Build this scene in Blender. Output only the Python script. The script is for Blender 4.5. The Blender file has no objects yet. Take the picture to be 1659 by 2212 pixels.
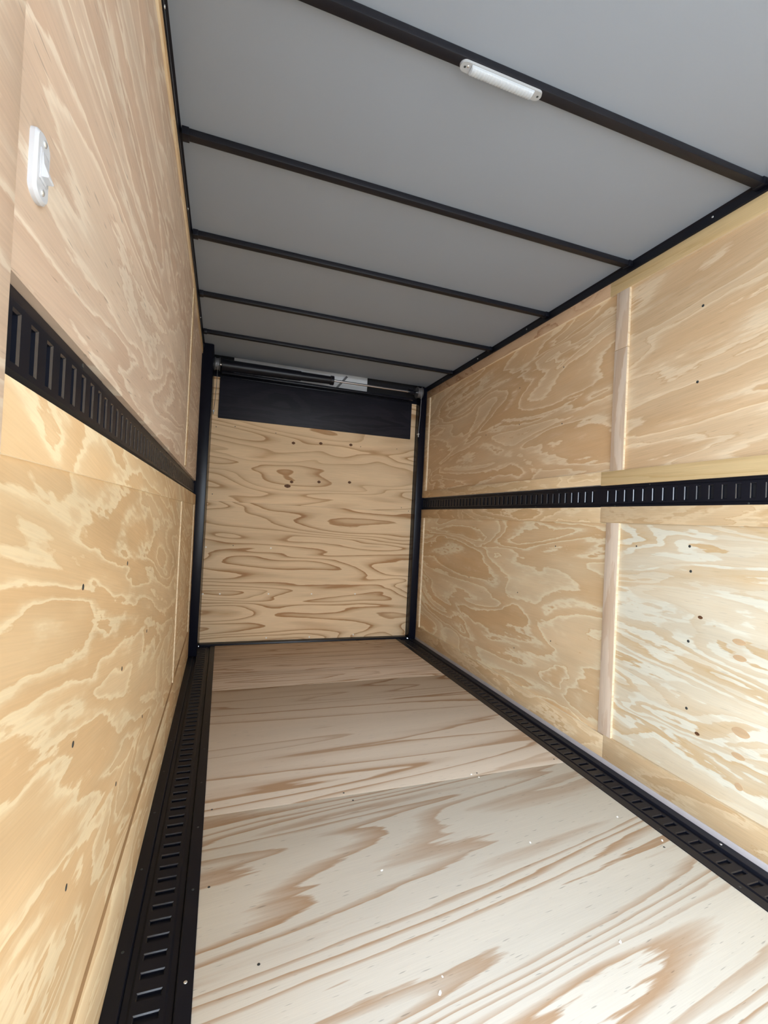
import bpy, bmesh, math, random
from mathutils import Matrix, Vector
random.seed(7)
scene = bpy.context.scene
COL = scene.collection

# ------------------------------------------------------------------ camera
YAW, PITCH, ROLL = 0.333592, 0.018026, 0.050103
CAMZ = 1.1735
fw = Vector((math.sin(YAW)*math.cos(PITCH), math.cos(YAW)*math.cos(PITCH), math.sin(PITCH)))
rt = fw.cross(Vector((0, 0, 1))).normalized()
up = rt.cross(fw)
r2 = rt*math.cos(ROLL) + up*math.sin(ROLL)
u2 = -rt*math.sin(ROLL) + up*math.cos(ROLL)
cam_data = bpy.data.cameras.new('camera')
cam_data.sensor_fit = 'HORIZONTAL'
cam_data.sensor_width = 36.0
cam_data.lens = 36.0*1000.52/1659.0
cam_data.clip_start = 0.02
cam = bpy.data.objects.new('camera', cam_data)
COL.objects.link(cam)
cam.matrix_world = Matrix(((r2.x, u2.x, -fw.x, 0), (r2.y, u2.y, -fw.y, 0), (r2.z, u2.z, -fw.z, CAMZ), (0, 0, 0, 1)))
scene.camera = cam

# ------------------------------------------------------------------ sky and exposure
SKY = 10.6
world = bpy.data.worlds.new('World')
scene.world = world
world.use_nodes = True
bg = world.node_tree.nodes['Background']
bg.inputs['Color'].default_value = (0.83, 0.945, 1.09, 1)
bg.inputs['Strength'].default_value = SKY
scene.view_settings.view_transform = 'Standard'
scene.view_settings.look = 'None'
scene.view_settings.gamma = 1.0
scene.view_settings.use_curve_mapping = False
scene.view_settings.exposure = 0.0

# the open side door behind the camera is the room's daylight: portal for the sky
DOOR_Y0, DOOR_Y1, DOOR_Z1 = -1.32, 0.40, 2.25
def portal(name, loc, direction, sx, sy):
    d = bpy.data.lights.new(name, 'AREA'); d.shape = 'RECTANGLE'; d.size = sx; d.size_y = sy
    d.cycles.is_portal = True
    o = bpy.data.objects.new(name, d); COL.objects.link(o)
    o.location = loc; o.rotation_euler = Vector(direction).to_track_quat('-Z', 'Z').to_euler()
    return o
FILL_X0, FILL_X1, FILL_Z1 = 0.45, 1.80, 2.25
YF = -1.45            # front end behind the camera, its opening added to bring in fill daylight
portal('added_front_opening_fill', ((FILL_X0+FILL_X1)/2, YF-0.08, FILL_Z1/2), (0, 1, 0), FILL_X1-FILL_X0, FILL_Z1)  # sky portal in the added front opening, brightens left wall and ramp door
portal('daylight_side_door', (-0.30, (DOOR_Y0+DOOR_Y1)/2, DOOR_Z1/2), (1, 0, 0), DOOR_Y1-DOOR_Y0, DOOR_Z1)

# ------------------------------------------------------------------ materials
def new_mat(name):
    m = bpy.data.materials.new(name); m.use_nodes = True
    nt = m.node_tree
    return m, nt, nt.nodes['Principled BSDF']

def plain(name, col, rough=0.5, metal=0.0, spec=0.5, bump=0.0, bump_scale=400.0, var=0.0, var_scale=6.0):
    m, nt, b = new_mat(name)
    b.inputs['Base Color'].default_value = (*col, 1)
    b.inputs['Roughness'].default_value = rough
    b.inputs['Metallic'].default_value = metal
    b.inputs['Specular IOR Level'].default_value = spec
    tc = nt.nodes.new('ShaderNodeTexCoord')
    if var > 0:
        n = nt.nodes.new('ShaderNodeTexNoise'); n.inputs['Scale'].default_value = var_scale; n.inputs['Detail'].default_value = 5
        nt.links.new(tc.outputs['Object'], n.inputs['Vector'])
        mr = nt.nodes.new('ShaderNodeMapRange')
        mr.inputs['To Min'].default_value = 1-var; mr.inputs['To Max'].default_value = 1+var
        nt.links.new(n.outputs['Fac'], mr.inputs['Value'])
        mx = nt.nodes.new('ShaderNodeVectorMath'); mx.operation = 'SCALE'
        mx.inputs[0].default_value = col
        nt.links.new(mr.outputs['Result'], mx.inputs['Scale'])
        nt.links.new(mx.outputs['Vector'], b.inputs['Base Color'])
    if bump > 0:
        n = nt.nodes.new('ShaderNodeTexNoise'); n.inputs['Scale'].default_value = bump_scale; n.inputs['Detail'].default_value = 3
        nt.links.new(tc.outputs['Object'], n.inputs['Vector'])
        bp = nt.nodes.new('ShaderNodeBump'); bp.inputs['Strength'].default_value = bump; bp.inputs['Distance'].default_value = 0.001
        nt.links.new(n.outputs['Fac'], bp.inputs['Height'])
        nt.links.new(bp.outputs['Normal'], b.inputs['Normal'])
    return m

def wood(name, grain, pale, brown, seed, rings=9.0, along=0.55, across=2.2, detail=2.0, dist=0.35, rag=0.05,
         ramp=((0.0, 0.0), (0.35, 0.05), (0.7, 0.55), (0.9, 1.0), (0.97, 0.1), (1.0, 0.0)),
         slant=0.0, rough=0.62, fibre=0.10, tint=0.08, patch=0.0, contrast=1.0, flecks=0.0):
    """rotary-cut veneer: contour bands of a noise field stretched along the grain"""
    m, nt, b = new_mat(name)
    N, L = nt.nodes, nt.links
    tc = N.new('ShaderNodeTexCoord')
    # axes -> (along, across, normal)
    sep = N.new('ShaderNodeSeparateXYZ'); L.new(tc.outputs['Object'], sep.inputs[0])
    order = {'x': (0, 1, 2), 'y': (1, 2, 0), 'xz': (0, 2, 1), 'z': (2, 1, 0), 'yx': (1, 0, 2)}[grain]
    cmb = N.new('ShaderNodeCombineXYZ')
    for i, k in enumerate(order):
        L.new(sep.outputs[k], cmb.inputs[i])
    rot = N.new('ShaderNodeMapping'); rot.inputs['Rotation'].default_value = (0, 0, slant)
    L.new(cmb.outputs[0], rot.inputs['Vector'])
    mp = N.new('ShaderNodeMapping')
    mp.inputs['Location'].default_value = (seed*3.17, seed*1.73, seed*0.71)
    mp.inputs['Scale'].default_value = (along, across, 0.25)
    L.new(rot.outputs[0], mp.inputs['Vector'])
    n1 = N.new('ShaderNodeTexNoise'); n1.inputs['Scale'].default_value = 1.0
    n1.inputs['Detail'].default_value = detail; n1.inputs['Roughness'].default_value = 0.42
    n1.inputs['Distortion'].default_value = dist
    L.new(mp.outputs[0], n1.inputs['Vector'])
    # ragged edges
    mr = N.new('ShaderNodeMapping'); mr.inputs['Scale'].default_value = (along*9, across*9, 1)
    L.new(rot.outputs[0], mr.inputs['Vector'])
    n2 = N.new('ShaderNodeTexNoise'); n2.inputs['Scale'].default_value = 1.6; n2.inputs['Detail'].default_value = 4
    L.new(mr.outputs[0], n2.inputs['Vector'])
    k1 = N.new('ShaderNodeMath'); k1.operation = 'MULTIPLY'; k1.inputs[1].default_value = rings
    L.new(n1.outputs['Fac'], k1.inputs[0])
    k2 = N.new('ShaderNodeMath'); k2.operation = 'MULTIPLY_ADD'; k2.inputs[1].default_value = rag*rings
    L.new(n2.outputs['Fac'], k2.inputs[0]); L.new(k1.outputs[0], k2.inputs[2])
    fr = N.new('ShaderNodeMath'); fr.operation = 'FRACT'; L.new(k2.outputs[0], fr.inputs[0])
    cr = N.new('ShaderNodeValToRGB')
    els = cr.color_ramp.elements
    els[0].position, els[0].color = ramp[0][0], (ramp[0][1],)*3 + (1,)
    els[1].position, els[1].color = ramp[-1][0], (ramp[-1][1],)*3 + (1,)
    for pos, v in ramp[1:-1]:
        e = els.new(pos); e.color = (v, v, v, 1)
    L.new(fr.outputs[0], cr.inputs['Fac'])
    # line strength differs from ring to ring and place to place
    fl = N.new('ShaderNodeMath'); fl.operation = 'FLOOR'; L.new(k2.outputs[0], fl.inputs[0])
    wn = N.new('ShaderNodeTexWhiteNoise'); wn.noise_dimensions = '1D'; L.new(fl.outputs[0], wn.inputs['W'])
    n3 = N.new('ShaderNodeTexNoise'); n3.inputs['Scale'].default_value = 1.3; n3.inputs['Detail'].default_value = 2
    L.new(mp.outputs[0], n3.inputs['Vector'])
    st = N.new('ShaderNodeMath'); st.operation = 'MULTIPLY_ADD'; st.inputs[1].default_value = 0.5
    L.new(wn.outputs['Value'], st.inputs[0]); 
    st2 = N.new('ShaderNodeMath'); st2.operation = 'MULTIPLY_ADD'; st2.inputs[1].default_value = 0.9; st2.inputs[2].default_value = 0.12
    L.new(n3.outputs['Fac'], st2.inputs[0]); L.new(st2.outputs[0], st.inputs[2])
    lm = N.new('ShaderNodeMath'); lm.operation = 'MULTIPLY'; L.new(cr.outputs['Color'], lm.inputs[0]); L.new(st.outputs[0], lm.inputs[1])
    lc = N.new('ShaderNodeMath'); lc.operation = 'MULTIPLY'; lc.use_clamp = True; lc.inputs[1].default_value = contrast
    L.new(lm.outputs[0], lc.inputs[0])
    fac = lc.outputs[0]
    if patch > 0:      # broad tan areas with sharp ragged borders
        n5 = N.new('ShaderNodeTexNoise'); n5.inputs['Scale'].default_value = 2.1; n5.inputs['Detail'].default_value = 4
        n5.inputs['Roughness'].default_value = 0.5; n5.inputs['Distortion'].default_value = 0.6
        mp5 = N.new('ShaderNodeMapping'); mp5.inputs['Location'].default_value = (seed*2.1+5, seed, 0); mp5.inputs['Scale'].default_value = (along*1.3, across*1.15, 0.2)
        L.new(rot.outputs[0], mp5.inputs['Vector']); L.new(mp5.outputs[0], n5.inputs['Vector'])
        r5 = N.new('ShaderNodeValToRGB'); r5.color_ramp.elements[0].position = 0.49; r5.color_ramp.elements[1].position = 0.53
        L.new(n5.outputs['Fac'], r5.inputs['Fac'])
        p5 = N.new('ShaderNodeMath'); p5.operation = 'MULTIPLY'; p5.inputs[1].default_value = patch
        L.new(r5.outputs['Color'], p5.inputs[0])
        mxm = N.new('ShaderNodeMath'); mxm.operation = 'MAXIMUM'
        L.new(p5.outputs[0], mxm.inputs[0]); L.new(fac, mxm.inputs[1])
        fac = mxm.outputs[0]
    mix = N.new('ShaderNodeMix'); mix.data_type = 'RGBA'
    mix.inputs['A'].default_value = (*pale, 1); mix.inputs['B'].default_value = (*brown, 1)
    L.new(fac, mix.inputs['Factor'])
    # fibre streaks
    mf = N.new('ShaderNodeMapping'); mf.inputs['Scale'].default_value = (7, 330, 60)
    L.new(rot.outputs[0], mf.inputs['Vector'])
    n4 = N.new('ShaderNodeTexNoise'); n4.inputs['Scale'].default_value = 1.0; n4.inputs['Detail'].default_value = 3
    L.new(mf.outputs[0], n4.inputs['Vector'])
    f1 = N.new('ShaderNodeMapRange'); f1.inputs['From Min'].default_value = 0.25; f1.inputs['From Max'].default_value = 0.75
    f1.inputs['To Min'].default_value = 1-fibre; f1.inputs['To Max'].default_value = 1+fibre*0.6
    L.new(n4.outputs['Fac'], f1.inputs['Value'])
    # slow tint
    n6 = N.new('ShaderNodeTexNoise'); n6.inputs['Scale'].default_value = 1.7; n6.inputs['Detail'].default_value = 3
    L.new(mp.outputs[0], n6.inputs['Vector'])
    f2 = N.new('ShaderNodeMapRange'); f2.inputs['From Min'].default_value = 0.3; f2.inputs['From Max'].default_value = 0.7
    f2.inputs['To Min'].default_value = 1-tint; f2.inputs['To Max'].default_value = 1+tint
    L.new(n6.outputs['Fac'], f2.inputs['Value'])
    ff = N.new('ShaderNodeMath'); ff.operation = 'MULTIPLY'; L.new(f1.outputs[0], ff.inputs[0]); L.new(f2.outputs[0], ff.inputs[1])
    last = ff.outputs[0]
    if flecks > 0:     # short dark grain checks
        mg = N.new('ShaderNodeMapping'); mg.inputs['Scale'].default_value = (16, 170, 40); mg.inputs['Location'].default_value = (seed, 0, 0)
        L.new(rot.outputs[0], mg.inputs['Vector'])
        n7 = N.new('ShaderNodeTexNoise'); n7.inputs['Scale'].default_value = 1.0; n7.inputs['Detail'].default_value = 1
        L.new(mg.outputs[0], n7.inputs['Vector'])
        f7 = N.new('ShaderNodeMapRange'); f7.inputs['From Min'].default_value = 0.69; f7.inputs['From Max'].default_value = 0.76
        f7.inputs['To Min'].default_value = 1.0; f7.inputs['To Max'].default_value = 1-flecks
        L.new(n7.outputs['Fac'], f7.inputs['Value'])
        g = N.new('ShaderNodeMath'); g.operation = 'MULTIPLY'; L.new(last, g.inputs[0]); L.new(f7.outputs[0], g.inputs[1])
        last = g.outputs[0]
    vm = N.new('ShaderNodeVectorMath'); vm.operation = 'SCALE'
    L.new(mix.outputs['Result'], vm.inputs[0]); L.new(last, vm.inputs['Scale'])
    L.new(vm.outputs['Vector'], b.inputs['Base Color'])
    b.inputs['Roughness'].default_value = rough
    b.inputs['Specular IOR Level'].default_value = 0.25
    bp = N.new('ShaderNodeBump'); bp.inputs['Strength'].default_value = 0.12; bp.inputs['Distance'].default_value = 0.0008
    L.new(n4.outputs['Fac'], bp.inputs['Height']); L.new(bp.outputs['Normal'], b.inputs['Normal'])
    return m

PALE = (0.78, 0.585, 0.335); TAN = (0.50, 0.275, 0.105)
LINES = ((0.0, 0.0), (0.50, 0.04), (0.80, 0.45), (0.93, 1.0), (0.975, 0.9), (1.0, 0.0))
THIN = ((0.0, 0.0), (0.60, 0.03), (0.80, 0.28), (0.89, 0.95), (0.95, 1.0), (1.0, 0.0))
BANDS = ((0.0, 0.0), (0.52, 0.03), (0.66, 0.45), (0.80, 0.75), (0.93, 1.0), (0.97, 0.6), (1.0, 0.0))
LIGHTLINES = ((0.0, 1.0), (0.55, 0.85), (0.72, 0.5), (0.80, 0.0), (0.92, 0.0), (0.96, 0.8), (1.0, 1.0))
BLOCK = ((0.0, 0.0), (0.38, 0.05), (0.44, 0.75), (0.70, 0.85), (0.92, 1.0), (0.97, 0.5), (1.0, 0.0))
M = {}
M['door_low'] = wood('plywood_door_lower', 'xz', (0.80, 0.58, 0.35), (0.43, 0.225, 0.095), 3.0, rings=15, along=0.55, across=3.4, detail=1.8, dist=0.35, rag=0.010, ramp=LINES, contrast=1.1)
M['door_up'] = wood('plywood_door_upper', 'xz', (0.80, 0.58, 0.35), (0.46, 0.245, 0.105), 8.3, rings=11, along=0.55, across=3.2, detail=1.8, dist=0.45, rag=0.010, ramp=LINES, contrast=0.9)
M['floor_a'] = wood('plywood_floor_near', 'x', (0.755, 0.725, 0.65), (0.50, 0.345, 0.225), 6.4, rings=19, along=0.21, across=2.8, detail=2.3, dist=0.35, rag=0.035, ramp=BANDS, slant=-0.11, contrast=1.1, flecks=0.35, fibre=0.06, tint=0.07)
M['floor_b'] = wood('plywood_floor_middle', 'x', (0.645, 0.555, 0.455), (0.40, 0.26, 0.16), 11.0, rings=11, along=0.22, across=2.6, detail=2.3, dist=0.4, rag=0.02, ramp=THIN, slant=-0.04, contrast=1.0, flecks=0.25, fibre=0.05, tint=0.06)
M['floor_c'] = wood('plywood_floor_far', 'x', (0.66, 0.53, 0.405), (0.39, 0.235, 0.13), 17.0, rings=13, along=0.45, across=4.5, detail=2.6, dist=0.4, rag=0.025, ramp=LINES, contrast=1.0, fibre=0.08)
M['r_low_near'] = wood('plywood_right_lower_near', 'y', (0.715, 0.675, 0.55), (0.58, 0.41, 0.225), 21.0, rings=10, along=1.0, across=4.4, detail=3.4, dist=0.8, rag=0.06, ramp=BLOCK, contrast=0.95, patch=0.35, flecks=0.15, fibre=0.06)
M['r_low_far'] = wood('plywood_right_lower_far', 'y', (0.83, 0.70, 0.48), (0.67, 0.445, 0.235), 24.0, rings=9, along=1.1, across=3.7, detail=3.4, dist=0.8, rag=0.07, ramp=LIGHTLINES, contrast=1.0, patch=0.0, fibre=0.06)
M['r_up_near'] = wood('plywood_right_upper_near', 'y', (0.77, 0.60, 0.40), (0.61, 0.405, 0.225), 31.0, rings=9, along=0.75, across=4.0, detail=3.0, dist=0.5, rag=0.06, ramp=LIGHTLINES, slant=0.12, contrast=0.95, fibre=0.10, flecks=0.15)
M['r_up_far'] = wood('plywood_right_upper_far', 'y', (0.82, 0.64, 0.425), (0.65, 0.415, 0.22), 37.0, rings=10, along=0.9, across=3.6, detail=3.2, dist=0.8, rag=0.07, ramp=LIGHTLINES, slant=0.08, contrast=1.0, fibre=0.06)
M['l_low'] = wood('plywood_left_lower', 'y', (0.80, 0.64, 0.41), (0.66, 0.445, 0.24), 45.2, rings=11, along=1.05, across=4.6, detail=3.4, dist=0.6, rag=0.06, ramp=LIGHTLINES, slant=0.20, contrast=1.0, fibre=0.06)
M['l_up'] = wood('plywood_left_upper', 'y', (0.78, 0.655, 0.52), (0.61, 0.445, 0.325), 47.0, rings=11, along=0.9, across=5.0, detail=3.2, dist=0.55, rag=0.07, ramp=LIGHTLINES, slant=-0.06, contrast=0.95, fibre=0.08, flecks=0.3)
M['strip_ply'] = wood('plywood_strip', 'y', (0.78, 0.60, 0.375), (0.61, 0.395, 0.20), 53.0, rings=9, along=1.3, across=4.2, detail=3, dist=0.6, rag=0.1, ramp=LIGHTLINES, contrast=0.9)
M['strip_red'] = wood('plywood_strip_red_brown', 'y', (0.62, 0.41, 0.25), (0.42, 0.23, 0.12), 57.0, rings=9, along=1.6, across=4.5, detail=3, dist=0.8, rag=0.1, ramp=LINES, contrast=1.0)
M['strip_yellow'] = wood('yellow_straight_grain_board', 'y', (0.74, 0.55, 0.29), (0.62, 0.42, 0.195), 61.0, rings=9, along=0.35, across=9.0, detail=3, dist=0.2, rag=0.05, ramp=LINES, contrast=0.9)
M['batten'] = wood('pale_batten', 'z', (0.72, 0.58, 0.45), (0.56, 0.385, 0.25), 67.0, rings=5, along=1.0, across=6.0, dist=0.5, rag=0.08, ramp=BLOCK, contrast=0.7)
M['edge'] = wood('cut_plywood_edge', 'y', (0.78, 0.63, 0.43), (0.64, 0.46, 0.27), 71.0, rings=4, along=0.4, across=30.0, ramp=LINES)
M['edge_dark'] = wood('dark_plywood_edge', 'y', (0.46, 0.30, 0.16), (0.33, 0.20, 0.10), 72.0, rings=4, along=0.4, across=30.0, ramp=LINES)  # darker brown edge tone for the left bottom board
M['flap'] = wood('dark_stained_flap', 'xz', (0.018, 0.017, 0.025), (0.009, 0.009, 0.014), 73.0, rings=9, along=0.9, across=4, ramp=BLOCK, rough=0.5, fibre=0.3, flecks=0.0)
M['black'] = plain('black_powder_coat', (0.0055, 0.0065, 0.012), 0.42, spec=0.28, bump=0.08, bump_scale=900, var=0.15)
M['lip'] = plain('worn_glossy_slot_lip', (0.012, 0.013, 0.018), 0.16, spec=0.75)
M['post_paint'] = plain('satin_black_post', (0.005, 0.0055, 0.011), 0.26, spec=0.2, var=0.1)
M['black_paint'] = plain('black_painted_steel', (0.006, 0.0065, 0.011), 0.33, spec=0.30, var=0.15)
M['bow'] = plain('black_roof_bow_paint', (0.010, 0.010, 0.014), 0.45, spec=0.3, var=0.2)
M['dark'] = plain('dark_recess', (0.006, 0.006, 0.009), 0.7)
M['liner'] = plain('grey_white_roof_liner', (0.30, 0.335, 0.385), 0.55, bump=0.05, bump_scale=250, var=0.02, var_scale=2.0)
M['galv'] = plain('pale_metal_sheet', (0.84, 0.87, 0.90), 0.45, var=0.12, var_scale=9.0)
M['greytrim'] = plain('pale_grey_sealant_strip', (0.50, 0.46, 0.46), 0.7, var=0.12, var_scale=14)
M['pulley'] = plain('worn_grey_steel', (0.20, 0.20, 0.21), 0.45, metal=0.6, var=0.2, var_scale=40)
M['chrome'] = plain('bright_steel', (0.55, 0.56, 0.58), 0.22, metal=1.0)
M['steel_bright'] = plain('zinc_screw', (0.80, 0.80, 0.78), 0.25, metal=0.7)
M['door_screw'] = plain('bright_zinc_door_screw', (0.95, 0.90, 0.82), 0.4)
M['screw_dark'] = plain('dark_screw', (0.045, 0.05, 0.05), 0.4, metal=0.3)
M['knot'] = wood('wood_knot', 'xz', (0.17, 0.075, 0.03), (0.07, 0.03, 0.014), 81.0, rings=6, along=30, across=30)
M['plug'] = wood('football_patch', 'y', (0.60, 0.41, 0.24), (0.47, 0.29, 0.15), 83.0, rings=3, along=4, across=10)
M['white_plastic'] = plain('white_plastic', (0.62, 0.64, 0.68), 0.32)
M['lens'] = plain('ribbed_clear_lens', (0.52, 0.56, 0.60), 0.16)
M['lens'].node_tree.nodes['Principled BSDF'].inputs['Emission Color'].default_value = (0.9, 0.95, 1, 1)
M['lens'].node_tree.nodes['Principled BSDF'].inputs['Emission Strength'].default_value = 0.0
M['lampbase'] = plain('lamp_base_plastic', (0.40, 0.41, 0.42), 0.35)
M['chip'] = plain('white_chip', (0.85, 0.83, 0.78), 0.7)
M['concrete'] = plain('pale_concrete', (0.46, 0.45, 0.43), 0.9, var=0.1)
M['white_skin'] = plain('white_outer_skin', (0.7, 0.7, 0.7), 0.4)

# ------------------------------------------------------------------ helpers
def add_box(bm, x0, x1, y0, y1, z0, z1):
    vs = [bm.verts.new(c) for c in ((x0,y0,z0),(x1,y0,z0),(x1,y1,z0),(x0,y1,z0),(x0,y0,z1),(x1,y0,z1),(x1,y1,z1),(x0,y1,z1))]
    for f in ((0,3,2,1),(4,5,6,7),(0,1,5,4),(1,2,6,5),(2,3,7,6),(3,0,4,7)):
        bm.faces.new([vs[i] for i in f])

def link(name, bm, mat, parent=None, bevel=0.0, seg=2, smooth=False, matrix=None):
    me = bpy.data.meshes.new(name)
    if bevel > 0:
        bmesh.ops.bevel(bm, geom=list(bm.edges), offset=bevel, segments=seg, affect='EDGES', profile=0.5)
    bmesh.ops.recalc_face_normals(bm, faces=bm.faces)
    bm.to_mesh(me); bm.free()
    if isinstance(mat, str): mat = M[mat]
    me.materials.append(mat)
    if smooth:
        for p in me.polygons: p.use_smooth = True
        me.set_sharp_from_angle(angle=math.radians(35))
    o = bpy.data.objects.new(name, me); COL.objects.link(o)
    if parent is not None: o.parent = parent
    if matrix is not None: o.matrix_world = matrix
    return o

def box(name, x0, x1, y0, y1, z0, z1, mat, parent=None, bevel=0.0, matrix=None):
    bm = bmesh.new(); add_box(bm, x0, x1, y0, y1, z0, z1)
    return link(name, bm, mat, parent, bevel, matrix=matrix, smooth=bevel > 0)

def boxes(name, lst, mat, parent=None, matrix=None):
    bm = bmesh.new()
    for b in lst: add_box(bm, *b)
    return link(name, bm, mat, parent, matrix=matrix)

def add_cyl(bm, p0, p1, r0, r1=None, seg=24, caps=True):
    r1 = r0 if r1 is None else r1
    p0, p1 = Vector(p0), Vector(p1)
    d = (p1-p0).normalized()
    a = d.orthogonal().normalized(); b = d.cross(a)
    A, B = [], []
    for i in range(seg):
        t = 2*math.pi*i/seg; v = a*math.cos(t)+b*math.sin(t)
        A.append(bm.verts.new(p0+v*r0)); B.append(bm.verts.new(p1+v*r1))
    for i in range(seg):
        j = (i+1) % seg; bm.faces.new((A[i], A[j], B[j], B[i]))
    if caps:
        bm.faces.new(list(reversed(A))); bm.faces.new(B)

def cyl(name, p0, p1, r0, mat, parent=None, r1=None, seg=24):
    bm = bmesh.new(); add_cyl(bm, p0, p1, r0, r1, seg)
    return link(name, bm, mat, parent, smooth=True)

def empty(name, loc=(0, 0, 0), matrix=None):
    o = bpy.data.objects.new(name, None); COL.objects.link(o); o.empty_display_size = 0.05
    o.location = loc
    if matrix is not None: o.matrix_world = matrix
    return o

def tag(o, label=None, cat=None, group=None, kind=None):
    if label: o['label'] = label
    if cat: o['category'] = cat
    if group: o['group'] = group
    if kind: o['kind'] = kind
    return o

def structure(o, label, cat):
    return tag(o, label, cat, kind='structure')

def dome(bm, c, n, r, h, seg=12):
    """low pan-head screw: two rings and a top"""
    c, n = Vector(c), Vector(n).normalized()
    a = n.orthogonal().normalized(); b = n.cross(a)
    rings = []
    for rr, hh in ((r, 0.0), (r*0.92, h*0.55), (r*0.55, h*0.95)):
        rings.append([bm.verts.new(c+(a*math.cos(2*math.pi*i/seg)+b*math.sin(2*math.pi*i/seg))*rr+n*hh) for i in range(seg)])
    for k in range(2):
        for i in range(seg):
            j = (i+1) % seg; bm.faces.new((rings[k][i], rings[k][j], rings[k+1][j], rings[k+1][i]))
    bm.faces.new(rings[2]); bm.faces.new(list(reversed(rings[0])))

def disc_mesh(name, r, h, mat, rx=None):
    """shared screw/knot mesh, flat on the local xy plane, facing +z"""
    bm = bmesh.new(); dome(bm, (0, 0, 0), (0, 0, 1), r, h)
    if rx:
        for v in bm.verts: v.co.x *= rx
    bmesh.ops.recalc_face_normals(bm, faces=bm.faces)
    me = bpy.data.meshes.new(name); bm.to_mesh(me); bm.free(); me.materials.append(M[mat])
    for p in me.polygons: p.use_smooth = True
    return me

MESH = {
    'zinc': disc_mesh('zinc_screw', 0.0055, 0.003, 'steel_bright'),
    'zinc_small': disc_mesh('zinc_screw_small', 0.0048, 0.002, 'steel_bright'),
    'door': disc_mesh('door_screw', 0.0075, 0.003, 'door_screw'),
    'dark': disc_mesh('dark_screw', 0.0062, 0.0012, 'screw_dark'),
    'dark_small': disc_mesh('dark_screw_small', 0.0042, 0.001, 'screw_dark'),
}
FACE = {'+x': Matrix.Rotation(math.pi/2, 4, 'Y'), '-x': Matrix.Rotation(-math.pi/2, 4, 'Y'), '-y': Matrix.Rotation(math.pi/2, 4, 'X'),
        '+z': Matrix.Identity(4), '-z': Matrix.Rotation(math.pi, 4, 'X')}

def stud(name, mesh, loc, facing, parent, scale=1.0):
    o = bpy.data.objects.new(name, MESH[mesh] if isinstance(mesh, str) else mesh); COL.objects.link(o)
    o.parent = parent
    o.matrix_local = Matrix.Translation(loc) @ FACE[facing] @ Matrix.Scale(scale, 4)
    return o

def strip(name, x0, x1, y0, y1, z0, z1, mat, parent, bevel=0.0, edge='edge'):
    """board nailed to a wall: face veneer on the broad side, cut edge on the narrow sides"""
    o = box(name, x0, x1, y0, y1, z0, z1, mat, parent, bevel)
    o.data.materials.append(M[edge])
    for p in o.data.polygons:
        if abs(p.normal.x) < 0.9: p.material_index = 1
    return o

# ------------------------------------------------------------------ main sizes (metres)
XR = 1.881            # face of the strips on the right wall
XL = -0.2065          # face of the strips on the left wall, at the floor
ZC = 2.541            # roof liner
YB = 4.376            # plane of the ramp door
D = 0.014             # strip thickness
LT = Matrix.Translation((XL, 0, 0)) @ Matrix.Rotation(-0.0064, 4, 'Y')     # the left wall leans out very slightly

# ------------------------------------------------------------------ floor
floor = structure(box('floor', -0.26, 1.96, YF, 4.44, -0.09, -0.032, 'dark'), 'plywood trailer floor of three sheets between black tie-down tracks', 'floor')
FX0, FX1 = -0.008, 1.688
box('floor_sheet', FX0, FX1, YF, 1.909, -0.032, 0.0, 'floor_a', floor, 0.0012)
box('floor_sheet', FX0, FX1, 1.911, 3.241, -0.032, 0.0, 'floor_b', floor, 0.0012)
box('floor_sheet', FX0, FX1, 3.243, 4.325, -0.032, 0.0, 'floor_c', floor, 0.0012)
for x, y in ((0.02, 1.95), (0.02, 1.55), (0.575, 1.87), (0.15, 1.25), (1.66, 1.95), (0.55, 1.93), (1.2, 1.93), (1.63, 1.30)):
    stud('screw', 'dark_small', (x, y, 0.0), '+z', floor)

# ------------------------------------------------------------------ right wall
wr = structure(box('wall_right', XR+D+0.012, XR+D+0.05, YF, 4.44, -0.03, 2.60, 'white_skin'), 'right plywood wall with nailed battens and a black track at mid height', 'wall')
XP0, XP1 = XR+D, XR+D+0.012
panel_ru_near = box('plywood_panel', XP0, XP1, YF, 1.845, 1.42, 2.47, 'r_up_near', wr)
panel_ru_far = box('plywood_panel', XP0, XP1, 1.847, 4.283, 1.42, 2.47, 'r_up_far', wr)
panel_rl_near = box('plywood_panel', XP0, XP1, YF, 1.852, 0.03, 1.296, 'r_low_near', wr)
panel_rl_far = box('plywood_panel', XP0, XP1, 1.854, 4.283, 0.03, 1.296, 'r_low_far', wr)
BV = 0.0008
strip('top_board', XR, XP0, YF, 1.931, 2.417, 2.492, 'strip_yellow', wr, BV)
strip('top_board', XR, XP0, 1.932, 4.283, 2.419, 2.492, 'strip_red', wr, BV)
strip('upper_rail_board', XR, XP0, YF, 1.944, 1.4135, 1.487, 'strip_yellow', wr, BV)
strip('upper_rail_board', XR, XP0, 1.945, 4.283, 1.4185, 1.486, 'strip_ply', wr, BV)
strip('lower_rail_board', XR, XP0, YF, 1.938, 1.219, 1.302, 'strip_ply', wr, BV)
strip('lower_rail_board', XR, XP0, 1.939, 4.283, 1.217, 1.300, 'strip_ply', wr, BV)
strip('batten', XR, XP0, 1.806, 1.886, 2.115, 2.417, 'batten', wr, BV)
strip('batten', XR+0.001, XP0, 1.806, 1.888, 1.487, 2.113, 'batten', wr, BV)
strip('batten', XR, XP0, 1.815, 1.896, 0.142, 1.219, 'batten', wr, BV)
strip('bottom_board', XR, XP0, YF, 1.86, 0.026, 0.142, 'strip_ply', wr, BV)
strip('bottom_board', XR, XP0, 1.861, 4.283, 0.026, 0.136, 'strip_ply', wr, BV)
strip('corner_strip', XR, XP0, 4.205, 4.283, 1.486, 2.419, 'strip_ply', wr, BV)
strip('corner_strip', XR, XP0, 4.215, 4.283, 0.136, 1.217, 'strip_ply', wr, BV)
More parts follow.
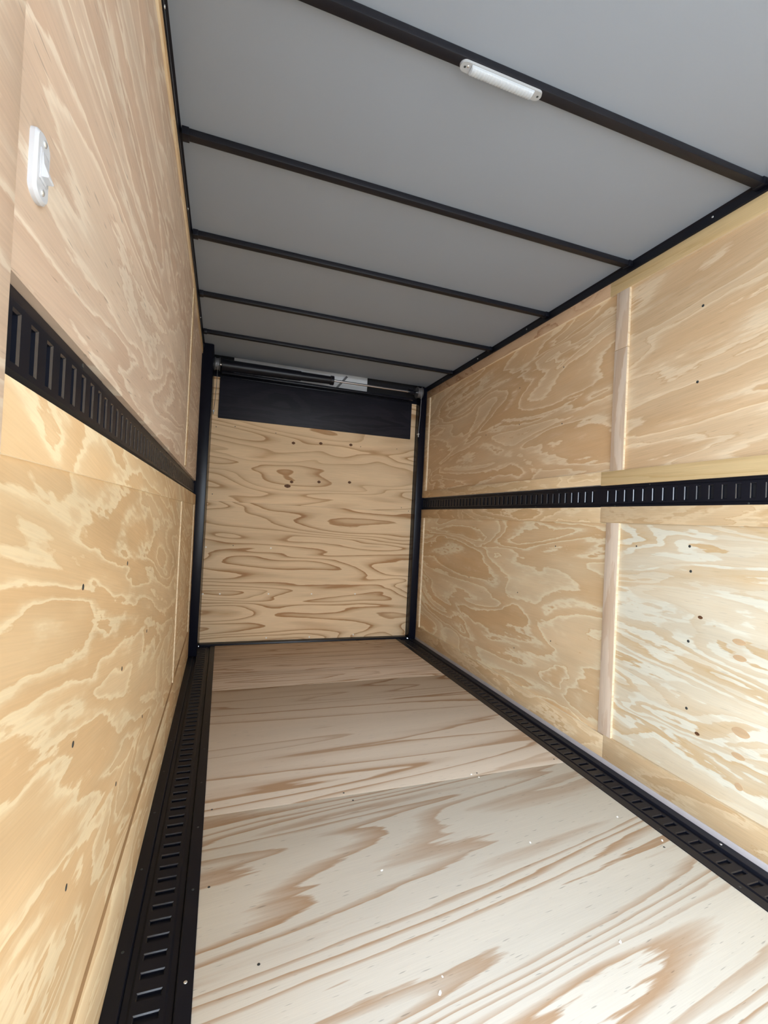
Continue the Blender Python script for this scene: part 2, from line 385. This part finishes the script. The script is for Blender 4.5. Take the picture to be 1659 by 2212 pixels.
box('sealant_strip', XR-0.002, XP0, YF, 4.283, -0.002, 0.0255, 'greytrim', wr, BV)
for y, z in ((1.438, 1.022), (1.437, 0.725), (1.434, 0.443), (1.428, 2.162), (1.44, 1.836), (1.447, 1.128)):
    stud('screw', 'dark', (XP0, y, z), '-x', panel_rl_near if z < 1.3 else panel_ru_near)
for y, z in ((2.648, 0.734), (2.293, 1.07), (1.717, 1.11), (2.288, 2.153), (2.726, 2.138), (2.282, 1.809), (2.712, 1.881), (3.141, 1.875), (2.30, 0.50), (2.66, 0.36), (3.30, 0.75), (3.75, 1.05)):
    stud('screw', 'dark_small', (XP0, y, z), '-x', (panel_rl_near if y < 1.8 else panel_rl_far) if z < 1.3 else panel_ru_far)
def plug_mesh(name, rx, ry, mat, h=0.0006):
    bm = bmesh.new(); seg = 20
    A = [bm.verts.new((rx*math.cos(2*math.pi*i/seg), ry*math.sin(2*math.pi*i/seg)*(1-0.15*abs(math.cos(2*math.pi*i/seg))), 0)) for i in range(seg)]
    B = [bm.verts.new((v.co.x*0.97, v.co.y*0.97, h)) for v in A]
    for i in range(seg):
        j = (i+1) % seg; bm.faces.new((A[i], A[j], B[j], B[i]))
    bm.faces.new(B)
    bmesh.ops.recalc_face_normals(bm, faces=bm.faces)
    me = bpy.data.meshes.new(name); bm.to_mesh(me); bm.free(); me.materials.append(M[mat]); return me
# oval repair plugs let into the near lower panel (local x -> along the wall height after facing, so ry is the length)
P1 = plug_mesh('patch_large', 0.018, 0.034, 'plug'); P2 = plug_mesh('patch_small', 0.012, 0.026, 'plug'); P3 = plug_mesh('patch_round', 0.014, 0.016, 'plug')
for me, y, z in ((P1, 1.216, 0.437), (P2, 1.222, 0.345), (P2, 1.229, 0.714), (P2, 1.233, 0.775), (P3, 1.216, 0.234)):
    stud('patch', me, (XP0, y, z), '-x', panel_rl_near)
KN = plug_mesh('knot_small', 0.007, 0.011, 'knot')
for y, z in ((1.389, 0.836), (1.384, 0.358)):
    stud('knot', KN, (XP0, y, z), '-x', panel_rl_near)

# ------------------------------------------------------------------ left wall (local frame: x = 0 on the strip faces, +x into the room)
YLE = 4.013
wl = empty('wall_left'); wl.matrix_world = LT
structure(wl, 'left plywood wall with a black track and light switch', 'wall')
YS = 0.561             # end of the track; a proud board starts here towards the camera
skin = [(-0.055, -D-0.012, DOOR_Y1, 4.44, -0.03, 2.60), (-0.055, -D-0.012, YF, DOOR_Y0, -0.03, 2.60), (-0.055, -D-0.012, DOOR_Y0, DOOR_Y1, DOOR_Z1, 2.60)]
boxes('wall_skin', skin, 'white_skin', wl)
box('plywood_panel', -D-0.012, -0.007, DOOR_Y1, YLE, 1.4155, 2.47, 'l_up', wl)
panel_ll = box('plywood_panel', -D-0.012, -0.006, DOOR_Y1, YLE, 0.02, 1.300, 'l_low', wl)
box('plywood_panel', -D-0.012, -D, YF, DOOR_Y0, 0.02, 2.47, 'l_low', wl)
strip('top_board', -D, 0, DOOR_Y1, YLE, 2.448, 2.492, 'strip_ply', wl, BV)
strip('lower_rail_board', -D, 0, YS, YLE, 1.222, 1.3025, 'l_low', wl, BV)
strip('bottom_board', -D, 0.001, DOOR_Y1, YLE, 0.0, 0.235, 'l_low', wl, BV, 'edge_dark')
strip('door_side_board', -D, 0.002, DOOR_Y1, YS, 0.236, 2.447, 'l_up', wl, BV)
strip('batten', -D, -0.002, 2.853, 2.935, 1.43, 2.447, 'strip_ply', wl, BV)
strip('batten', -D, 0, 2.752, 2.835, 0.235, 1.222, 'strip_ply', wl, BV)
strip('corner_strip', -D, 0, 3.88, YLE, 0.235, 1.222, 'strip_ply', wl, BV)
box('door_jamb', -0.055, 0.0, DOOR_Y1-0.03, DOOR_Y1, 0, DOOR_Z1, 'black_paint', wl, 0.002)
for y, z in ((0.916, 1.034), (0.906, 0.772), (1.304, 0.772), (0.912, 0.53), (1.305, 0.487), (1.304, 1.034), (1.70, 0.77), (1.70, 0.49)):
    stud('screw', 'dark', (-0.006, y, z), '+x', panel_ll, 0.9)
box('slot_plate', -0.0005, 0.0012, 3.90, 3.925, 0.36, 0.47, 'dark', wl)
# ------------------------------------------------------------------ ceiling
ce = structure(box('ceiling', -0.255, 1.93, YF, 4.29, ZC, ZC+0.012, 'liner'), 'grey-white roof liner sheet above the black roof bows', 'ceiling')
roof = structure(box('roof', -0.27, 1.96, YF, 4.50, 2.60, 2.63, 'white_skin'), 'outer roof skin over the liner', 'roof')

# ------------------------------------------------------------------ front end behind the camera
structure(boxes('wall_front', [(-0.26, FILL_X0, YF-0.05, YF, -0.03, 2.60), (FILL_X1, 1.96, YF-0.05, YF, -0.03, 2.60), (FILL_X0, FILL_X1, YF-0.05, YF, FILL_Z1, 2.60)], 'l_low'), 'plywood front wall behind the viewer', 'wall')  # gap in this unseen wall is added to let fill light in

# ------------------------------------------------------------------ black edge rails, posts, threshold
def extrude_y(name, prof, y0, y1, mat, parent=None, matrix=None):
    bm = bmesh.new()
    A = [bm.verts.new((x, y0, z)) for x, z in prof]; B = [bm.verts.new((x, y1, z)) for x, z in prof]
    n = len(prof)
    for i in range(n):
        j = (i+1) % n; bm.faces.new((A[i], A[j], B[j], B[i]))
    bm.faces.new(list(reversed(A))); bm.faces.new(B)
    return link(name, bm, mat, parent, matrix=matrix)

t1 = extrude_y('trim_1', [(1.879, 2.4925), (1.873, 2.4945), (1.873, 2.505), (1.879, 2.508), (1.879, 2.530), (1.874, 2.5405), (1.900, 2.5405), (1.900, 2.4925)], YF, 4.31, 'black_paint')
structure(t1, 'black steel roof rail along the top of the right wall', 'trim')
for y, z in ((1.389, 2.5195), (2.656, 2.5195), (3.30, 2.5195), (3.93, 2.5195)):
    stud('screw', 'zinc_small', (1.879, y, z), '-x', t1)
t2 = extrude_y('trim_2', [(0.0, 2.4925), (0.004, 2.4945), (0.004, 2.512), (0.001, 2.515), (0.001, 2.532), (0.008, 2.5385), (-0.03, 2.5385), (-0.03, 2.4925)], YF, 4.30, 'black_paint', matrix=LT)
structure(t2, 'black steel roof rail along the top of the left wall', 'trim')
for y in (1.349, 2.213, 3.42, 3.972):
    stud('screw', 'zinc', (0.004, y, 2.503), '+x', t2)

def post(name, x0, x1, y0, y1, z0, z1, label):
    o = box(name, x0, x1, y0, y1, z0, z1, 'post_paint', bevel=0.006)
    return structure(o, label, 'post')
post('trim_3', -0.250, -0.141, 4.014, 4.376, 0.004, 2.536, 'black steel rear door post beside the left wall')
post('trim_4', 1.812, 1.93, 4.284, 4.376, 0.004, 2.536, 'black steel rear door post beside the right wall')
structure(box('trim_5', -0.14, 1.811, 4.326, 4.39, -0.03, 0.016, 'black_paint', bevel=0.004), 'black sill across the foot of the ramp door', 'trim')

# rear header: a dark cavity above the door with a pale sheet standing in it
wb = structure(boxes('wall_back', [(-0.26, 1.96, 4.455, 4.50, -0.03, 2.60), (-0.26, 0.02, 4.41, 4.454, 2.37, 2.60), (1.292, 1.96, 4.41, 4.454, 2.37, 2.60)], 'dark'), 'dark rear header above the ramp door', 'wall')
sheet = box('header_sheet', 0.021, 1.291, 4.43, 4.436, 2.36, 2.598, 'galv', wb)
bm = bmesh.new(); add_box(bm, 0, 0.02, 0, 0.008, -0.13, 0.13)
br = link('brace', bm, 'pulley', wb); br.location = (0.99, 4.418, 2.47); br.rotation_euler = (0, math.radians(38), 0)

# ------------------------------------------------------------------ tie-down tracks
def track_mesh(name, y0, y1, pitch, phase, half, slot_h=0.030, slot_w=0.021, mats=('black', 'lip'), depth=0.010, foot=-0.006):
    """pressed steel rail: local x across, y along, z out of the wall. Real punched slots with turned-in lips."""
    bm = bmesh.new()
    def strip(x0, z0, x1, z1, ya=y0, yb=y1):
        bm.faces.new([bm.verts.new(c) for c in ((x0, ya, z0), (x1, ya, z1), (x1, yb, z1), (x0, yb, z0))])
    e = slot_h + 0.008
    for s in (-1, 1):
        strip(s*half, foot, s*(e+0.006), foot); strip(s*(e+0.006), foot, s*e, 0.0); strip(s*e, 0.0, s*slot_h, 0.0)
        strip(s*half, foot-0.004, s*half, foot)
    k = math.ceil((y0-phase)/pitch)
    prev = y0; ch = 0.0026
    while phase+k*pitch+slot_w < y1:
        a = phase+k*pitch; b2 = a+slot_w
        strip(-slot_h, 0, slot_h, 0, prev, a)
        # chamfered lips, then the turned-in walls
        X0, X1 = -slot_h, slot_h
        o = [(X0, a, 0), (X1, a, 0), (X1, b2, 0), (X0, b2, 0)]
        i = [(X0+ch, a+ch, -ch), (X1-ch, a+ch, -ch), (X1-ch, b2-ch, -ch), (X0+ch, b2-ch, -ch)]
        j = [(x, y, -depth) for x, y, z in i]
        vo, vi, vj = ([bm.verts.new(c) for c in q] for q in (o, i, j))
        for q in range(4):
            r = (q+1) % 4
            f1 = bm.faces.new((vo[q], vo[r], vi[r], vi[q])); f1.material_index = 1; bm.faces.new((vi[q], vi[r], vj[r], vj[q]))
        prev = b2; k += 1
    strip(-slot_h, 0, slot_h, 0, prev, y1)
    me = bpy.data.meshes.new(name); bm.to_mesh(me); bm.free()
    for m_ in mats: me.materials.append(M[m_])
    return me

def track(name, me, matrix, parent):
    o = bpy.data.objects.new(name, me); COL.objects.link(o); o.parent = parent
    o.matrix_local = matrix
    return o

AX = lambda x, y, z: Matrix(((x[0], y[0], z[0], 0), (x[1], y[1], z[1], 0), (x[2], y[2], z[2], 0), (0, 0, 0, 1)))
PITCH = 0.0535
# right wall track
rtk = empty('tie_down_track', (XR+D, 1.1, 1.3575))
tag(rtk, 'long black slotted tie-down track on the right plywood wall', 'track', 'slotted tie-down tracks')
off = rtk.location.copy()
def child_box(name, parent, x0, x1, y0, y1, z0, z1, mat, bevel=0.0):
    o = box(name, x0, x1, y0, y1, z0, z1, mat, None, bevel)
    o.parent = parent
    o.matrix_parent_inverse = parent.matrix_world.inverted() if parent.matrix_world != Matrix.Identity(4) else Matrix.Identity(4)
    return o
bpy.context.view_layer.update()
for ya, yb, dx, dz in ((YF, 1.948, -0.002, 0.0), (1.950, 4.283, -0.0012, 0.0008)):
    me = track_mesh('track_rail', ya, yb, PITCH, 1.159-PITCH*0.4, 0.0575)
    track('rail', me, Matrix.Translation((dx, -1.1, dz)) @ AX((0, 0, 1), (0, 1, 0), (-1, 0, 0)), rtk)
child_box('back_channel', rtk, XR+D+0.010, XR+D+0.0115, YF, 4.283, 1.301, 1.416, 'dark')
for y in (1.02, 1.66, 2.30, 2.94, 3.58):
    stud('screw', 'dark_small', (0.004, y-1.1, 0.049), '-x', rtk); stud('screw', 'dark_small', (0.004, y-1.1+0.2, -0.049), '-x', rtk)

# left wall track
ltk = empty('tie_down_track'); ltk.matrix_world = LT @ Matrix.Translation((-D, 1.1, 1.3575))
tag(ltk, 'long black slotted tie-down track on the left plywood wall below the switch', 'track', 'slotted tie-down tracks')
bpy.context.view_layer.update()
for ya, yb, dx in ((YS, 1.030, 0.0), (1.032, YLE, -0.001)):
    me = track_mesh('track_rail', ya, yb, PITCH*0.985, 0.612, 0.057, slot_w=0.024)
    track('rail', me, Matrix.Translation((dx, -1.1, 0)) @ AX((0, 0, 1), (0, -1, 0), (1, 0, 0)) @ Matrix.Rotation(math.pi, 4, 'Z') @ Matrix.Scale(1, 4), ltk)
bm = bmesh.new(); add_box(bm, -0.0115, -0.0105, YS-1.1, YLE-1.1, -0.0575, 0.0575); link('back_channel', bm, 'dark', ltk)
for y in (0.9, 1.5, 2.1, 2.7):
    stud('screw', 'dark_small', (-0.006, y-1.1, 0.050), '+x', ltk)

# recessed floor tracks
def floor_track(x0, x1, y1, label, phase, mirror):
    root = empty('floor_track', (x0, 1.1, 0)); tag(root, label, 'track', 'slotted floor tracks')
    w = x1-x0; fl = 0.038; t = 0.0022; dp = -0.013
    prof = [(0, 0.0), (0, t), (fl-0.002, t), (fl, t-0.002), (fl+0.003, dp), (w-fl-0.003, dp), (w-fl, t-0.002), (w-fl+0.002, t), (w, t), (w, 0.0), (w-fl+0.001, 0.0), (w-fl-0.001, dp-0.003), (fl+0.001, dp-0.003), (fl-0.001, 0.0)]
    o = extrude_y('pan', prof, YF-1.1, y1-1.1, 'black', root)
    me = track_mesh('floor_rail', YF, y1-0.01, PITCH, phase, (w-2*fl-0.008)/2, slot_h=0.029, depth=0.006, foot=-0.004)
    track('rail', me, Matrix.Translation((w/2, -1.1, -0.005)), root)
    for k in range(12):
        y = 0.95+k*0.30
        stud('screw', 'zinc_small' if k in () else 'dark_small', (0.018, y+0.13-1.1, t), '+z', root)
        stud('screw', 'zinc_small' if k in (1,) else 'dark_small', (w-0.018, y-1.1, t), '+z', root)
    return root
floor_track(XL, -0.0085, 4.325, 'black slotted floor track sunk along the left wall', 1.199-0.012, 1)
floor_track(1.6885, 1.8785, 4.325, 'black slotted floor track sunk along the right wall', 1.08-0.012, -1)

# ------------------------------------------------------------------ roof bows
ZF = (ZC-CAMZ)/(2.4921-CAMZ)
bow_y = [0.9725*1.17*ZF, 1.477*1.17*ZF, 2.000*1.17*ZF, 2.536*1.17*ZF, 3.061*1.17*ZF]
bow_lab = ['black roof bow carrying the white ceiling lamp',
           'second black roof bow, next behind the lamp bow',
           'third black roof bow, middle one of the five',
           'fourth black roof bow, second from the ramp door',
           'fifth black roof bow, nearest the ramp door']
BH = 0.026
for y, lab in zip(bow_y, bow_lab):
    root = empty('roof_bow', (0.83, y, ZC)); tag(root, lab, 'roof bow', 'black roof bows across the ceiling')
    w = 0.034
    bm = bmesh.new(); add_box(bm, -1.04, 1.046, 0, w, -BH, -0.0005)
    link('bow_tube', bm, 'bow', root, bevel=0.003, smooth=True)
    for sx in (-1.028, 1.036):
        bm = bmesh.new(); add_box(bm, sx-0.014, sx+0.010, -0.004, w+0.004, -BH-0.003, -0.0005)
        link('end_bracket', bm, 'black_paint', root, bevel=0.0015, smooth=True)

# ------------------------------------------------------------------ ceiling lamp (on the first bow)
ly = bow_y[0]+0.0195
lamp = empty('ceiling_lamp', (0.722, ly, ZC-BH)); tag(lamp, 'slim white ribbed lamp strip on the black roof bow', 'ceiling lamp')
def stadium(bm, L, W, z0, z1, seg=12, taper=0.0):
    pts = []
    r = W/2
    for s in (1, -1):
        for i in range(seg+1):
            t = -math.pi/2+math.pi*i/seg
            pts.append((s*(L/2-r+r*math.cos(t)), s*r*math.sin(t)))
    A = [bm.verts.new((x, y, z0)) for x, y in pts]
    B = [bm.verts.new((x*(1-taper*0.2), y*(1-taper), z1)) for x, y in pts]
    n = len(pts)
    for i in range(n):
        j = (i+1) % n; bm.faces.new((A[i], A[j], B[j], B[i]))
    bm.faces.new(list(reversed(A))); bm.faces.new(B)
bm = bmesh.new(); stadium(bm, 0.282, 0.035, -0.0005, -0.007, taper=0.06)
link('base', bm, 'lampbase', lamp, smooth=True)
# ribbed lens: a rounded bar whose surface carries cross ribs
bm = bmesh.new()
n = 66; half = 0.108
ringv = []
for i in range(n+1):
    x = -half+2*half*i/n
    rr = 1.0 if i % 3 else 0.86
    if i in (0, n): rr = 0.55
    ring = []
    for k in range(11):
        t = math.pi*k/10
        ring.append(bm.verts.new((x, 0.0145*math.cos(t)*(0.9+0.1*rr), -0.007-0.0115*math.sin(t)**0.6*rr)))
    ringv.append(ring)
for i in range(n):
    for k in range(10):
        bm.faces.new((ringv[i][k], ringv[i+1][k], ringv[i+1][k+1], ringv[i][k+1]))
bm.faces.new(ringv[0]); bm.faces.new(list(reversed(ringv[-1])))
lens = link('lens', bm, 'lens', lamp)
for sx in (-0.1255, 0.128):
    stud('screw', 'dark_small', (sx, 0.0, -0.0068), '-z', lamp, 0.9)
stud('screw', 'zinc_small', (-0.117, -0.004, -0.0068), '-z', lamp, 0.9)

# ------------------------------------------------------------------ light switch on the left wall
sw = empty('light_switch'); sw.matrix_world = LT @ Matrix.Translation((-0.007, 0.630, 1.557))
tag(sw, 'white plastic light switch plate on the left plywood wall', 'light switch')
def plate(bm, hw, hz, x0, x1, inset):
    pts = []
    r = hw*0.98
    seg = 8
    for s in (1, -1):
        for i in range(seg+1):
            t = math.pi*i/seg
            pts.append((r*math.cos(t)*s*1.0, s*(hz-r*0.55)+s*r*0.55*math.sin(t)))
    A = [bm.verts.new((x0, y, z)) for y, z in pts]
    A2 = [bm.verts.new((x0+(x1-x0)*0.6, y, z)) for y, z in pts]
    B = [bm.verts.new((x1, y*(1-inset), z*(1-inset*0.5))) for y, z in pts]
    nn = len(pts)
    for U, V in ((A, A2), (A2, B)):
        for i in range(nn):
            j = (i+1) % nn; bm.faces.new((U[i], U[j], V[j], V[i]))
    bm.faces.new(list(reversed(A))); bm.faces.new(B)
bm = bmesh.new(); plate(bm, 0.0205, 0.0395, 0.0, 0.008, 0.14)
link('plate', bm, 'white_plastic', sw, smooth=True)
bm = bmesh.new(); add_box(bm, 0.0078, 0.0092, -0.0115, 0.0115, -0.0175, 0.0175); bez = link('bezel', bm, 'white_plastic', sw, bevel=0.0008, smooth=True)
bm = bmesh.new()
prof = [(0.009, 0.0135), (0.0095, 0.0135), (0.0112, 0.001), (0.0165, -0.012), (0.0155, -0.0138), (0.009, -0.0138)]
A = [bm.verts.new((x, -0.0078, z)) for x, z in prof]; B = [bm.verts.new((x, 0.0078, z)) for x, z in prof]
for i in range(6):
    j = (i+1) % 6; bm.faces.new((A[i], A[j], B[j], B[i]))
bm.faces.new(A); bm.faces.new(list(reversed(B)))
link('rocker', bm, 'white_plastic', bez)
for z in (-0.028, 0.028):
    stud('screw', 'zinc', (0.0078, 0.0, z), '+x', sw, 0.75)

# ------------------------------------------------------------------ ramp door
rd = empty('ramp_door', (0.84, YB, 0.018)); tag(rd, 'plywood ramp door closing the rear end of the trailer', 'ramp door')
rd_off = Vector((0.84, YB, 0.018))
def rbox(name, x0, x1, y0, y1, z0, z1, mat, bevel=0.0, parent=rd):
    bm = bmesh.new(); add_box(bm, x0, x1, y0, y1, z0, z1)
    o = link(name, bm, mat, None, bevel, smooth=bevel > 0)
    o.parent = parent; o.matrix_parent_inverse = Matrix.Translation(-rd_off)
    return o
lowp = rbox('door_sheet', -0.139, 1.8105, 4.377, 4.395, 0.018, 1.2695, 'door_low')
upp = rbox('door_sheet', -0.139, 1.8105, 4.377, 4.395, 1.2705, 2.376, 'door_up')
rbox('top_frame', -0.139, 1.8105, 4.377, 4.40, 2.3765, 2.425, 'black_paint', 0.004)
fl = rbox('flap', -0.088, 1.752, 4.357, 4.374, 2.010, 2.374, 'flap', 0.002); fl['label'] = 'dark stained ramp flap folded over the top of the door'
rbox('flap_hinge', -0.06, 1.72, 4.352, 4.3765, 2.3745, 2.388, 'black_paint', 0.002)
def rstud(name, mesh, x, z, y=4.377, s=1.0):
    return stud(name, mesh, (x, y, z), '-y', upp if z > 1.27 else lowp, s)
K = YB/4.36
for x, z in ((-0.127, 0.86), (0.43, 0.867), (-0.131, 0.449), (0.01, 0.449), (0.431, 0.447), (0.828, 0.445), (1.255, 0.443), (0.432, 0.045), (0.828, 0.039), (1.257, 0.047)):
    rstud('screw', 'door', x*K, CAMZ+(z-CAMZ)*K)
for x, z in ((-0.10, 1.93), (0.06, 1.95), (1.62, 1.90), (1.24, 1.885), (0.42, 1.93), (-0.10, 1.33), (1.70, 1.31), (1.78, 1.28), (0.10, 0.88)):
    rstud('screw', 'dark_small', x, z)
KD = plug_mesh('knot_plug', 0.017, 0.013, 'knot', 0.0008); KB = plug_mesh('knot_big', 0.030, 0.017, 'knot', 0.0008)
for x, z in ((0.584, 1.852), (0.841, 1.874), (1.136, 1.89), (0.586, 1.488), (0.843, 1.507), (1.142, 1.525)):
    rstud('knot', KD, x*K, CAMZ+(z-CAMZ)*K)
rstud('knot', KB, 0.55*K, CAMZ+(1.447-CAMZ)*K)

# ------------------------------------------------------------------ spring assembly, pulleys and cables above the door
sp = empty('door_spring', (0.83, 4.235, 2.44)); tag(sp, 'black spring tube with chrome rod above the ramp door', 'door spring')
so = Vector((0.83, 4.235, 2.44))
def scyl(name, x0, z0, x1, z1, r0, mat, r1=None, y=4.235, seg=28):
    o = cyl(name, Vector((x0, y, z0))-so, Vector((x1, y, z1))-so, r0, mat, sp, r1, seg); return o
scyl('spring_sleeve', -0.076, 2.445, 0.60, 2.448, 0.050, 'black_paint', 0.044)
scyl('spring_tube', 0.60, 2.448, 0.885, 2.451, 0.039, 'black_paint', 0.036)
scyl('collar', 0.875, 2.451, 0.905, 2.451, 0.043, 'black_paint')
scyl('rod', 0.905, 2.452, 1.70, 2.452, 0.0105, 'chrome', seg=16)
scyl('rod_clamp', 1.665, 2.452, 1.70, 2.452, 0.030, 'black_paint')
scyl('mount_tube', 1.70, 2.452, 1.726, 2.452, 0.020, 'black_paint', seg=16)
bm = bmesh.new(); add_box(bm, -0.076-so.x, 1.726-so.x, 0.020, 0.045, -0.062, -0.040); link('support_bar', bm, 'black_paint', sp, bevel=0.003, smooth=True)

def pulley(x0, x1, z, y, lab, hook, side):
    c = Vector(((x0+x1)/2, y, z))
    root = empty('cable_pulley', c); tag(root, lab, 'pulley', 'cable pulleys above the ramp door')
    w = (x1-x0)/2
    bm = bmesh.new()
    prof = [(-w, 0.020), (-w, 0.054), (-w+0.004, 0.057), (-w+0.009, 0.049), (w-0.009, 0.049), (w-0.004, 0.057), (w, 0.054), (w, 0.020)]
    seg = 32; rings = []
    for px, pr in prof:
        rings.append([bm.verts.new((px, pr*math.cos(2*math.pi*i/seg), pr*math.sin(2*math.pi*i/seg))) for i in range(seg)])
    for a in range(len(prof)-1):
        for i in range(seg):
            j = (i+1) % seg; bm.faces.new((rings[a][i], rings[a][j], rings[a+1][j], rings[a+1][i]))
    bm.faces.new(rings[0]); bm.faces.new(list(reversed(rings[-1])))
    link('wheel', bm, 'pulley', root, smooth=True)
    bm = bmesh.new(); add_cyl(bm, (-w-0.012, 0, 0), (w+0.012, 0, 0), 0.012, seg=14); link('axle', bm, 'chrome', root, smooth=True)
    # cable: leaves the wheel in front and runs down to the hook
    bm = bmesh.new()
    start = Vector((side*0.004, -0.051, -0.004)); end = Vector(hook)-c
    pts = [start+(end-start)*t+Vector((side*0.006*math.sin(math.pi*t), 0, 0)) for t in (0, .25, .5, .75, 1)]
    for p, q in zip(pts, pts[1:]): add_cyl(bm, p, q, 0.0022, seg=8)
    cab = link('cable', bm, 'pulley', root, smooth=True)
    bm = bmesh.new(); add_cyl(bm, end+Vector((0, 0.02, 0)), end+Vector((0, -0.012, 0)), 0.008, seg=12); add_cyl(bm, end+Vector((0, -0.006, 0)), end+Vector((0, -0.006, -0.03)), 0.0045, seg=8)
    link('hook', bm, 'steel_bright', cab, smooth=True)
    return root
pulley(-0.138, -0.092, 2.442, 4.222, 'grey steel cable pulley beside the left door post', (-0.128, 4.355, 2.062), 1)
pulley(1.742, 1.796, 2.452, 4.222, 'grey steel cable pulley beside the right door post', (1.800, 4.27, 2.052), 1)

# ------------------------------------------------------------------ loose chips on the floor
def chip(x, y, s, label):
    bm = bmesh.new()
    n = 6
    A = [bm.verts.new((s*random.uniform(.6, 1)*math.cos(i*math.tau/n), s*0.6*random.uniform(.6, 1)*math.sin(i*math.tau/n), 0)) for i in range(n)]
    B = [bm.verts.new((v.co.x*0.7, v.co.y*0.7, s*0.4*random.uniform(.6, 1.2))) for v in A]
    for i in range(n):
        j = (i+1) % n; bm.faces.new((A[i], A[j], B[j], B[i]))
    bm.faces.new(B); bm.faces.new(list(reversed(A)))
    o = link('wood_chip', bm, 'chip'); o.location = (x, y, 0.0002); o.rotation_euler = (0, 0, random.uniform(0, 6))
    tag(o, label, 'wood chip', 'white chips scattered on the floor')
for x, y, s, lab in (
        (1.167, 1.925, .008, 'white wood chip just beyond the floor seam, right of centre'),
        (1.19, 1.895, .006, 'small white chip on the near side of the floor seam'),
        (0.566, 1.472, .007, 'lone white chip in the middle of the floor, left of centre'),
        (1.146, 1.455, .006, 'tiny white chip in mid floor between the middle and the right track'),
        (1.60, 1.49, .007, 'white chip close to the right floor track, farther of the two there'),
        (0.575, 1.049, .009, 'largest white chip, near the bottom edge of the photo'),
        (1.14, 1.033, .008, 'white chip in the right foreground of the plywood floor'),
        (1.655, 1.33, .008, 'white chip close to the right floor track, nearer of the two there'),
        (0.60, 1.085, .005, 'tiny white crumb beside the largest foreground chip')):
    chip(x, y, s, lab)

# ------------------------------------------------------------------ ground outside the side door
structure(box('ground', -14, 14, -14, 14, -0.75, -0.62, 'concrete'), 'pale concrete ground outside the trailer', 'ground')
